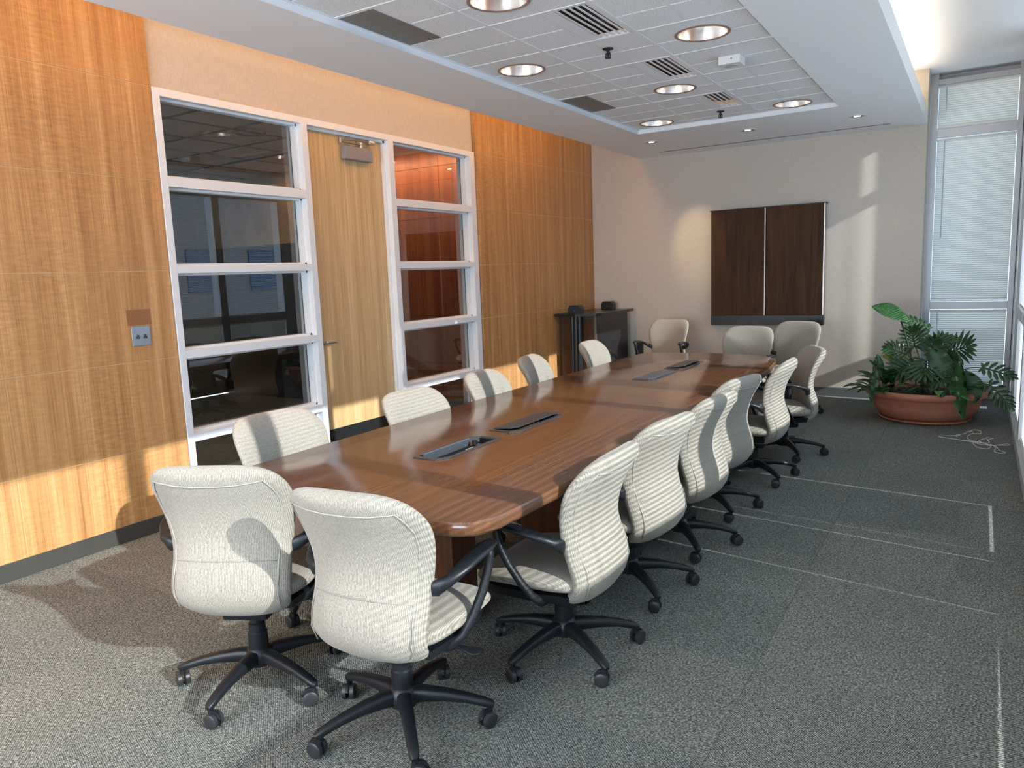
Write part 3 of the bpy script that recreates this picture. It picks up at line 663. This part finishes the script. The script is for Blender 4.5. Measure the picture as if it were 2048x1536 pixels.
def chair_proto():
    t = thing('office_chair', 'x', 'chair')
    bm = MB().rings(shell(BACK, CURV)); bk = obj('backrest', bm, M_fabric, t, True)
    md = bk.modifiers.new('s', 'SUBSURF'); md.levels = 1; md.render_levels = 1
    # piping: follows the rear edge of the top roll and down both sides
    P = []
    idx = list(range(3, 13))
    def edge_pt(i, s_, f=.86, e=.0):
        y, z, hw, th = BACK[i]; a = BACK[i - 1]; b = BACK[i + 1]; ty, tz = b[0] - a[0], b[1] - a[1]; L = math.hypot(ty, tz); ty, tz = ty / L, tz / L
        ny, nz = -tz, ty; x = hw * f * s_; d = -th / 2 * (1 - abs(f) ** 3.4) ** (1 / 2.3) - .001 + CURV[i] * (x / .25) ** 2
        return (x, y + ny * d, z + nz * d)
    side = [edge_pt(i, 1) for i in idx][::-1]; top_ = [edge_pt(3, 1, f) for f in (.78, .5, .2, -.2, -.5, -.78)]; left = [edge_pt(i, -1) for i in idx]
    obj('piping', MB().tube(side + top_ + left, .0020, 6), M_piping, bk, True)
    obj('lumbar_seam', MB().tube([edge_pt(9, 1, f) for f in (.84, .6, .3, 0, -.3, -.6, -.84)], .0018, 5), mat_seam, bk, True)
    se = obj('seat', MB().rings(shell(SEAT[::-1], -.008)), M_fabric, t, True); md = se.modifiers.new('s', 'SUBSURF'); md.levels = 1; md.render_levels = 1
    obj('seat_pan', MB().rings([[Vector((x * k_, y * k2 + .045, z)) for x, y in [(.20, -.17), (.22, -.05), (.22, .12), (.19, .21), (-.19, .21), (-.22, .12), (-.22, -.05), (-.20, -.17)]] for k_, k2, z in ((.75, .75, .352), (.95, .95, .364), (1, 1, .398))]), M_plastic, t, True, .8)
    for s_ in (-1, 1):
        ar = obj('armrest', MB().sweep([(s_ * .185, -.11, .590, .010, .024), (s_ * .225, -.115, .598, .014, .024), (s_ * .255, -.095, .617, .021, .017), (s_ * .278, -.045, .642, .027, .0125), (s_ * .290, .02, .661, .030, .0115), (s_ * .288, .09, .665, .029, .0115), (s_ * .282, .135, .660, .022, .011), (s_ * .279, .155, .653, .010, .007)], 14, 2.6), M_plastic, t, True)
        obj('arm_post', MB().sweep([(s_ * .282, .115, .657, .014, .013), (s_ * .286, .112, .63, .0145, .013), (s_ * .285, .098, .58, .0145, .0125), (s_ * .278, .070, .52, .0145, .0125), (s_ * .262, .035, .455, .0145, .0125), (s_ * .240, .003, .40, .015, .012), (s_ * .205, -.018, .366, .017, .011), (s_ * .14, -.022, .358, .019, .010), (s_ * .07, -.02, .358, .019, .009)], 12, 2.6, (0, 1, 0)), M_plastic, ar, True)
    obj('tilt_mechanism', MB().box(-.085, .085, -.09, .12, .300, .355, .012), M_plastic, t, True, .6)
    obj('lever', MB().sweep([(.08, .04, .34, .006, .006), (.15, .05, .335, .006, .006), (.19, .055, .325, .010, .006), (.24, .06, .318, .026, .005), (.27, .062, .317, .020, .004)], 10, 2.4), M_plastic, t, True)
    obj('gas_column', MB().lathe([(.036, .095), (.0355, .20), (.031, .205), (.030, .235), (.024, .24), (.024, .305)], 24), M_plastic, t, True, .5)
    obj('hub', MB().lathe([(.030, .070), (.046, .078), (.052, .105), (.046, .132), (.036, .142)], 24), M_plastic, t, True, .6)
    for i in range(5):
        e = bpy.data.objects.new('leg', None)
        a = 2 * math.pi * i / 5 + LEGPH
        lg = MB().sweep([(.02, 0, .108, .026, .028), (.07, 0, .112, .024, .025), (.14, 0, .108, .0215, .019), (.21, 0, .097, .019, .0145), (.26, 0, .084, .0175, .013), (.290, 0, .074, .015, .012), (.300, 0, .070, .009, .008)], 12, 3.2)
        lo = obj('leg', lg, M_plastic, t, True, .9); lo.rotation_euler = (0, 0, a); bpy.data.objects.remove(e)
        # caster swivelled
        sw = [.6, 2.2, -1.0, 1.4, -2.3][i]
        mb = MB()
        for s_ in (-1, 1):
            R = []
            for xo, r in ((.006, .021), (.007, .0265), (.020, .0265), (.0225, .023), (.023, .010)):
                R.append([Vector((.012 + r * math.cos(2 * math.pi * q / 20), s_ * xo, .0265 + r * math.sin(2 * math.pi * q / 20))) for q in range(20)])
            mb.rings(R)
        cs = obj('caster', mb, M_wheel, lo, True, .6); cs.location = (.286, 0, 0); cs.rotation_euler = (0, 0, sw)
        mb = MB().sweep([(0, 0, .045, .010, .010), (0, 0, .070, .008, .008)], 10, 2, (0, 1, 0)).sweep([(-.006, 0, .050, .006, .008), (.008, 0, .056, .006, .006), (.026, 0, .052, .006, .006), (.040, 0, .034, .006, .005)], 8, 3)
        # hood joined to the caster mesh object as one piece of the leg
        hd = obj('caster_fork', mb, M_plastic, lo, True, .8); hd.location = (.286, 0, 0); hd.rotation_euler = (0, 0, sw)
    return t
mat_seam = mat('dark_seam', (.30, .28, .25), .95); LEGPH = 0.0  # seam tube in a darker tone than the piping
LIFT = (-.02, -.055, -.02)
proto = chair_proto()
chairs = [  # base x, y, facing deg, leg phase deg, label, group
    (1.964, 1.691, 116, 70, 'cream swivel armchair at the near left end with a rounded chair shadow across its back'),
    (2.615, 1.735, 96, 100, 'nearest cream swivel armchair, its right arm and seat side showing at the near table end'),
    (2.860, 2.411, 181, 40, 'striped-lit cream armchair first on the window side, at the near right corner'),
    (2.845, 3.085, 171, 30, 'striped-lit cream armchair second on the window side, wide back turned to the room'),
    (2.865, 3.720, 172, 20, 'striped-lit cream armchair third on the window side'),
    (2.825, 4.370, 166, 25, 'striped-lit cream armchair fourth on the window side, with a grey shadow band down its edge'),
    (2.890, 5.165, 181, 30, 'striped-lit cream armchair fifth on the window side'),
    (2.940, 5.900, 207, 15, 'cream armchair last on the window side, front of its back half in shade'),
    (1.600, 2.310, -6, 10, 'cream chair nearest on the wood-panel side, a broad grey band down its back'),
    (1.800, 3.080, -3, 50, 'cream chair second on the wood-panel side, in front of the door'),
    (1.760, 3.870, 5, 20, 'cream chair third on the wood-panel side, in front of the narrow glazing'),
    (1.610, 4.740, 10, 35, 'small-looking cream chair fourth on the wood-panel side, mostly grey in shade'),
    (1.560, 5.830, 3, 15, 'bright cream chair fifth on the wood-panel side, before the credenza'),
    (1.160, 8.060, 262, 20, 'cream armchair by the far wall, left of the wall cabinet'),
    (2.330, 6.985, 264, 40, 'cream armchair at the head of the far table end under the cabinet'),
    (2.62, 7.62, 255, 10, 'cream armchair behind the far end, at the right edge of the cabinet'),
]
for i, (x, y, a, ph, lab) in enumerate(chairs):
    t = proto if i == 0 else copy_tree(proto)
    t.location = (x, y, 0); t.rotation_euler = (0, 0, math.radians(a - 90)); t['label'] = lab; t['category'] = 'chair'; t['group'] = 'cream office chairs round the table'
    k_ = 0; lift = LIFT[0] if i < 2 else LIFT[1] if i < 8 else LIFT[2] if i < 13 else 0
    for ch in t.children:
        if ch.name.split('.')[0] not in ('leg', 'hub', 'gas_column'): ch.location.z += lift
    for ch in t.children:
        if ch.name.startswith('leg'): ch.rotation_euler = (0, 0, 2 * math.pi * k_ / 5 + math.radians(ph - (a - 90))); k_ += 1
    if i == 13:
        t.location.z = 0
# ------------------------------------------------------------------ planter and plants
PC = Vector((3.80, 7.76, 0))
t = thing('planter', 'wide shallow terracotta planter bowl on the carpet by the corner window', 'planter', PC)
obj('bowl', MB().lathe([(.33, .028), (.385, .05), (.415, .09), (.438, .15), (.446, .215), (.455, .228), (.492, .235), (.502, .255), (.500, .280), (.485, .292), (.468, .285), (.445, .25), (.43, .16), (.38, .07), (.25, .05)], 72), M_terra, t, True, .9)
obj('saucer', MB().lathe([(.30, .0), (.355, .002), (.375, .018), (.368, .026), (.34, .022), (.33, .03)], 64), M_terra, t, True, .9)
obj('soil', MB().lathe([(.442, .225), (.30, .240), (.10, .245)], 40), M_soil, t, True)
def frame_at(base, d, upv):
    d = d.normalized(); side = d.cross(upv)
    if side.length < 1e-3: side = d.cross(Vector((1, 0, 0)))
    side.normalize(); nn = side.cross(d).normalized(); return side, nn
def blade(mb, base, d, L, W_, droop=.3, fold=.25, n=8, upv=Vector((0, 0, 1)), wave=0.0, peak=.4):
    """one leaf blade growing from base along d; drooping under gravity"""
    p = Vector(base); dd = Vector(d).normalized(); rows = []
    for i in range(n + 1):
        f = i / n; side, nn = frame_at(p, dd, upv)
        w = W_ / 2 * (math.sin(math.pi * min(1, f ** (math.log(.5) / math.log(peak)))) ** .8) if 0 < f < 1 else .0015
        w = max(w, .0015); wv = wave * math.sin(f * 22)
        rows.append([p + side * w + nn * (fold * w + wv * w), p + nn * 0, p - side * w + nn * (fold * w - wv * w)])
        p = p + dd * L / n; dd = (dd + Vector((0, 0, -droop / n))).normalized()
    th = Vector((0, 0, -.0012)); top_ = [[mb.bm.verts.new(q) for q in r] for r in rows]; bot = [[mb.bm.verts.new(q + th) for q in r] for r in rows]
    for a, b in zip(range(n), range(1, n + 1)):
        for i in (0, 1):
            mb.bm.faces.new((top_[a][i], top_[a][i + 1], top_[b][i + 1], top_[b][i])); mb.bm.faces.new((bot[a][i + 1], bot[a][i], bot[b][i], bot[b][i + 1]))
        mb.bm.faces.new((top_[a][0], top_[b][0], bot[b][0], bot[a][0])); mb.bm.faces.new((top_[b][2], top_[a][2], bot[a][2], bot[b][2]))
    return mb
def lobed(mb, base, d, L, W_, nl=6, droop=.3, lw=.05, upv=Vector((0, 0, 1)), fan=1.25):
    """deeply cut philodendron blade: a midrib with finger lobes on both sides"""
    p = Vector(base); dd = Vector(d).normalized(); 
    for i in range(nl + 1):
        f = i / nl; side, nn = frame_at(p, dd, upv); ang = fan * (1 - f * .75)
        ll = W_ / 2 * (.55 + .75 * math.sin(math.pi * min(1, f * .85 + .15))) * (1 if i < nl else 1.1)
        if i == 0: 
            for s_ in (-1, 1): blade(mb, p, -dd * .55 + side * s_, ll * .75, lw * .8, droop, .15, 4, upv)
        for s_ in ((-1, 1) if i < nl else (0,)):
            dl_ = dd * math.cos(ang) + side * s_ * math.sin(ang) + nn * .12
            if s_ == 0: dl_ = dd
            blade(mb, p, dl_, ll, lw, droop, .15, 4, upv, peak=.55)
        if i < nl:
            q = p + dd * L / nl
            mb.sweep([(*p, lw * .28, .0015), (*q, lw * .25, .0015)], 6, 2, tuple(upv)); p = q; dd = (dd + Vector((0, 0, -droop * .5 / nl))).normalized()
    return mb
def bez(a, b, c, n=8): return [tuple((1 - t_) ** 2 * Vector(a) + 2 * t_ * (1 - t_) * Vector(b) + t_ * t_ * Vector(c)) for t_ in [i / n for i in range(n + 1)]]
TC_ = Vector((0, -1, .35))    # leaves that face the room
# plant 1: paddle-leaf plant
t = thing('paddle_leaf_plant', 'tall plant with one upright cupped paddle leaf on a dark stalk in the bowl', 'plant', (3.73, 7.72, .24))
o0 = Vector((3.73, 7.72, .24))
def loc(v): return tuple(Vector(v) - o0)
obj('stalk', MB().tube([loc(p) for p in bez((3.74, 7.72, .24), (3.68, 7.70, .62), (3.585, 7.70, .90))], .007, 8), M_stemd, t, True)
obj('leaf', blade(MB(), loc((3.66, 7.70, .885)), (-1, .05, .52), .36, .16, .10, .55, 12, Vector((.2, -.75, .65)), .05, .55), M_leaf, t, True)
obj('leaf', blade(MB(), loc((3.585, 7.70, .90)), (.9, -.1, -.25), .11, .07, .3, .5, 5, Vector((0, -.6, .8))), M_leaf, t, True)
obj('stalk', MB().tube([loc(p) for p in bez((3.80, 7.68, .24), (3.84, 7.60, .75), (3.90, 7.5, .66))], .006, 8), M_stem, t, True)
obj('leaf', blade(MB(), loc((3.84, 7.52, .67)), (.35, -.25, -.55), .34, .19, .25, .3, 12, Vector((.3, -.8, .4)), .05), M_leafd, t, True)
obj('stalk', MB().tube([loc(p) for p in bez((3.86, 7.66, .24), (3.98, 7.5, .95), (4.09, 7.38, .53))], .006, 8), M_stem, t, True)
obj('leaf', blade(MB(), loc((4.07, 7.37, .58)), (.10, -.12, -1), .50, .15, 0, .7, 12, Vector((-.5, -.8, .1)), .04, .45), M_leaf, t, True)
obj('leaf', blade(MB(), loc((4.11, 7.44, .50)), (.28, .02, -1), .30, .20, 0, .2, 10, Vector((.1, -1, .2)), .04, .5), M_leafd, t, True)
obj('leaf', blade(MB(), loc((4.06, 7.42, .50)), (-.15, -.1, -1), .22, .12, 0, .3, 8, Vector((-.2, -1, .2)), .04, .5), M_leaf, t, True)
# plant 2: philodendron
t = thing('split_leaf_philodendron', 'philodendron with deeply cut dark leaves spreading from the middle of the bowl', 'plant', (3.80, 7.80, .24)); o0 = Vector((3.80, 7.80, .24))
PH = [((3.70, 7.78, .66), (-.15, -.25, .9), .17, .24, 7, M_leafd, TC_), ((3.80, 7.86, .82), (-.9, .1, .45), .26, .17, 8, M_leaf, Vector((.1, -.5, .9))), ((3.80, 7.74, .70), (.95, -.1, .18), .22, .20, 6, M_leaf, Vector((0, -.5, .8))),
      ((3.80, 7.56, .56), (.05, -.7, -.5), .17, .36, 6, M_leafd, Vector((0, -.8, .6))), ((3.99, 7.78, .62), (.5, -.3, .25), .16, .30, 6, M_leafd, TC_), ((3.92, 7.62, .52), (.6, -.5, .3), .15, .26, 6, M_leafd, TC_),
      ((3.70, 7.62, .50), (-.7, -.5, -.2), .18, .26, 6, M_leafd, TC_), ((4.24, 7.5, .515), (.85, -.05, -.22), .22, .17, 6, M_leafd, Vector((0, -.8, .6))), ((4.29, 7.49, .375), (.80, -.1, -.85), .24, .17, 6, M_leafd, Vector((-.2, -.8, .5))),
      ((3.86, 7.9, .58), (.3, .2, .7), .16, .24, 6, M_leaf, TC_), ((3.62, 7.84, .58), (-.6, .1, .25), .16, .2, 6, M_leaf, TC_), ((3.90, 7.5, .44), (.3, -.7, -.2), .14, .22, 5, M_leafd, TC_), ((3.74, 7.56, .42), (-.2, -.8, .1), .14, .22, 5, M_leaf, TC_), ((3.98, 7.62, .40), (.6, -.6, .1), .14, .2, 5, M_leafd, TC_), ((3.84, 7.66, .62), (.1, -.4, .8), .14, .22, 6, M_leafd, TC_)]
for (bp, d, L, W_, nl, m_, uv) in PH:
    q = Vector(bp); r0 = Vector((3.80 + (q.x - 3.8) * .15, 7.80 + (q.y - 7.8) * .3, .24)); mid = (q + r0) / 2 + Vector((0, 0, .16 if q.z > .5 else .10))
    obj('stalk', MB().tube([loc(p) for p in bez(r0, mid, q)], .0042, 6), M_stemd, t, True)
    obj('leaf', lobed(MB(), loc(bp), d, L, W_, nl, .25, .030, uv), m_, t, True)
obj('trunk', MB().tube([loc((3.80, 7.78, .22)), loc((3.79, 7.76, .34)), loc((3.80, 7.74, .46))], .028, 10), M_stemd, t, True)
# plant 3: yellow-speckled dracaena at the left
t = thing('speckled_dracaena', 'small plant with narrow yellow-speckled leaves at the left of the bowl', 'plant', (3.52, 7.74, .24)); o0 = Vector((3.52, 7.74, .24))
obj('stem', MB().tube([loc((3.53, 7.74, .24)), loc((3.55, 7.74, .50))], .006, 6), M_stem, t, True)
for i in range(11):
    a = i * 2.4; el = .25 + .5 * ((i * 37) % 10) / 10
    obj('leaf', blade(MB(), loc((3.55, 7.74, .46 + .006 * i)), (math.cos(a), math.sin(a), el + .25), .20 + .03 * (i % 3), .036, .6, .3, 7), M_leafy, t, True)
# plant 4: broad leaves, left group
t = thing('broad_leaf_plant', 'bushy plant with pointed green leaves spilling over the left rim', 'plant', (3.52, 7.60, .24)); o0 = Vector((3.52, 7.60, .24))
LG = [((-.9, -.3, .45), .26, .07, M_leafd), ((-.8, -.5, .9), .26, .08, M_leaf), ((-.3, -.6, 1.1), .30, .11, M_leaf), ((.2, -.7, .8), .28, .12, M_leafb), ((-.6, .1, 1.3), .30, .09, M_leafd), ((.5, -.5, 1.0), .30, .11, M_leaf), ((-1, .2, .6), .24, .06, M_leafd),
      ((-.5, -.8, .3), .24, .08, M_leaf), ((.1, -.9, .3), .24, .10, M_leafb), ((.6, -.7, .35), .22, .09, M_leafd), ((-.1, .4, 1.4), .32, .10, M_leafd), ((-.95, -.1, .25), .30, .05, M_leafd), ((.7, .1, 1.1), .28, .1, M_leaf), ((-.3, -.2, 1.5), .28, .1, M_leafd)]
LG += [((.1, -.6, 1.2), .24, .10, M_leaf), ((-.7, -.7, .7), .22, .07, M_leafb), ((.9, -.3, .8), .26, .10, M_leafd), ((-.2, -1, .7), .22, .09, M_leafd), ((-.9, .4, 1.0), .26, .07, M_leaf), ((.4, .3, 1.2), .30, .10, M_leafd), ((.3, -1, .6), .20, .09, M_leaf), ((-.6, -.4, .2), .22, .07, M_leaf)]
for i, (d, L, w, m_) in enumerate(LG):
    bpx = Vector((3.50 + .03 * ((i * 7) % 5 - 2), 7.58 + .03 * ((i * 3) % 5 - 2), .25)); dv = Vector(d).normalized(); e_ = bpx + dv * .11
    obj('stalk', MB().tube([loc(bpx), loc(e_)], .003, 6), M_stem, t, True)
    obj('leaf', blade(MB(), loc(e_), d, L * .85, w, .9, .3, 8, Vector((0, -.3, 1)), .06), m_, t, True)
obj('stalk', MB().tube([loc(p) for p in bez((3.50, 7.5, .25), (3.45, 7.42, .62), (3.405, 7.36, .47))], .004, 6), M_stem, t, True)
obj('leaf', blade(MB(), loc((3.43, 7.37, .49)), (-.12, -.12, -1), .31, .085, 0, .5, 10, Vector((-.2, -1, .1)), .05, .35), M_leafd, t, True)
# plant 5: low ground leaves at the front and right
t = thing('low_pothos', 'low plant with rounded bright green leaves along the front rim', 'plant', (3.92, 7.50, .24)); o0 = Vector((3.92, 7.50, .24))
for i in range(22):
    a = -2.9 + i * .29 + .2 * math.sin(i * 5); rr = .05 + .16 * ((i * 37) % 10) / 10
    bx, by = 3.92 + rr * 1.3 * math.cos(a), 7.50 + rr * .7 * math.sin(a); e_ = (bx, by - .03, .29 + .07 * ((i * 13) % 7) / 7)
    obj('stalk', MB().tube([loc((bx * .6 + 3.92 * .4, by * .6 + 7.5 * .4, .24)), loc(e_)], .003, 5), M_stem, t, True)
    obj('leaf', blade(MB(), loc(e_), (math.cos(a), math.sin(a) - .2, .30), .13 + .03 * (i % 3), .07, .9, .2, 6), [M_leaf, M_leafb, M_leafd][i % 3], t, True)
# ------------------------------------------------------------------ loose cord on the carpet
rnd = random.Random(3); mb = MB()
def curve_pts(ctrl, n=10):
    out = []
    P = [Vector(c) for c in ctrl]
    for i in range(len(P) - 1):
        p0, p1, p2, p3 = P[max(i - 1, 0)], P[i], P[i + 1], P[min(i + 2, len(P) - 1)]
        for j in range(n):
            t_ = j / n; out.append(.5 * ((2 * p1) + (p2 - p0) * t_ + (2 * p0 - 5 * p1 + 4 * p2 - p3) * t_ ** 2 + (3 * p1 - p0 - 3 * p2 + p3) * t_ ** 3))
    return [tuple(q) for q in out + [P[-1]]]
z = .003
strands = [[(4.10, 7.06), (3.98, 6.99), (3.952, 6.97), (3.96, 6.94), (4.05, 6.90), (4.16, 6.86), (4.24, 6.78), (4.31, 6.75), (4.36, 6.80), (4.42, 6.86), (4.43, 6.80), (4.36, 6.78)],
           [(4.08, 6.98), (4.07, 7.05), (4.13, 7.15), (4.16, 7.27), (4.19, 7.22), (4.17, 7.12), (4.15, 7.02), (4.17, 6.90), (4.24, 6.84), (4.30, 6.86), (4.29, 6.95), (4.33, 7.02), (4.28, 7.05)],
           [(4.16, 7.20), (4.19, 7.32), (4.24, 7.30), (4.24, 7.19), (4.19, 7.16)],
           [(4.12, 6.88), (4.20, 6.84), (4.28, 6.80), (4.34, 6.74), (4.36, 6.62), (4.40, 6.53), (4.36, 6.50), (4.33, 6.56), (4.34, 6.70), (4.31, 6.80)],
           [(4.19, 6.78), (4.22, 6.66), (4.28, 6.62), (4.31, 6.72), (4.27, 6.80), (4.23, 6.90), (4.28, 7.0), (4.30, 6.9)]]
for s_ in strands: mb.tube(curve_pts([(x, y, z + .004 * rnd.random()) for x, y in s_]), .0022, 5)
tag(obj('tangled_cord', mb, M_cord, None, True), 'tangled white blind cord lying on the carpet beside the window curb', 'cord')
# ------------------------------------------------------------------ outside
gr = struct(box('ground_outside', 4.9, 90, -50, 60, -1.2, -1.0, M_asphalt))
t = thing('brick_building', 'red brick building with blue glass seen only in the glazing reflection', 'building', (24, 8, -1))
box('facade', 0, 8, 4, 22, 0, 6.8, M_brick, t); box('glass_front', -.3, 8, -14, 4, 0, 6.2, M_blueglass, t)
for i in range(5): box('window', -.08, 0, 5.5 + i * 3.2, 7.1 + i * 3.2, 2.2, 4.0, M_blueglass, t)
box('entrance_column', -.8, -.3, 3.4, 4.2, 0, 6.8, M_alu, t)
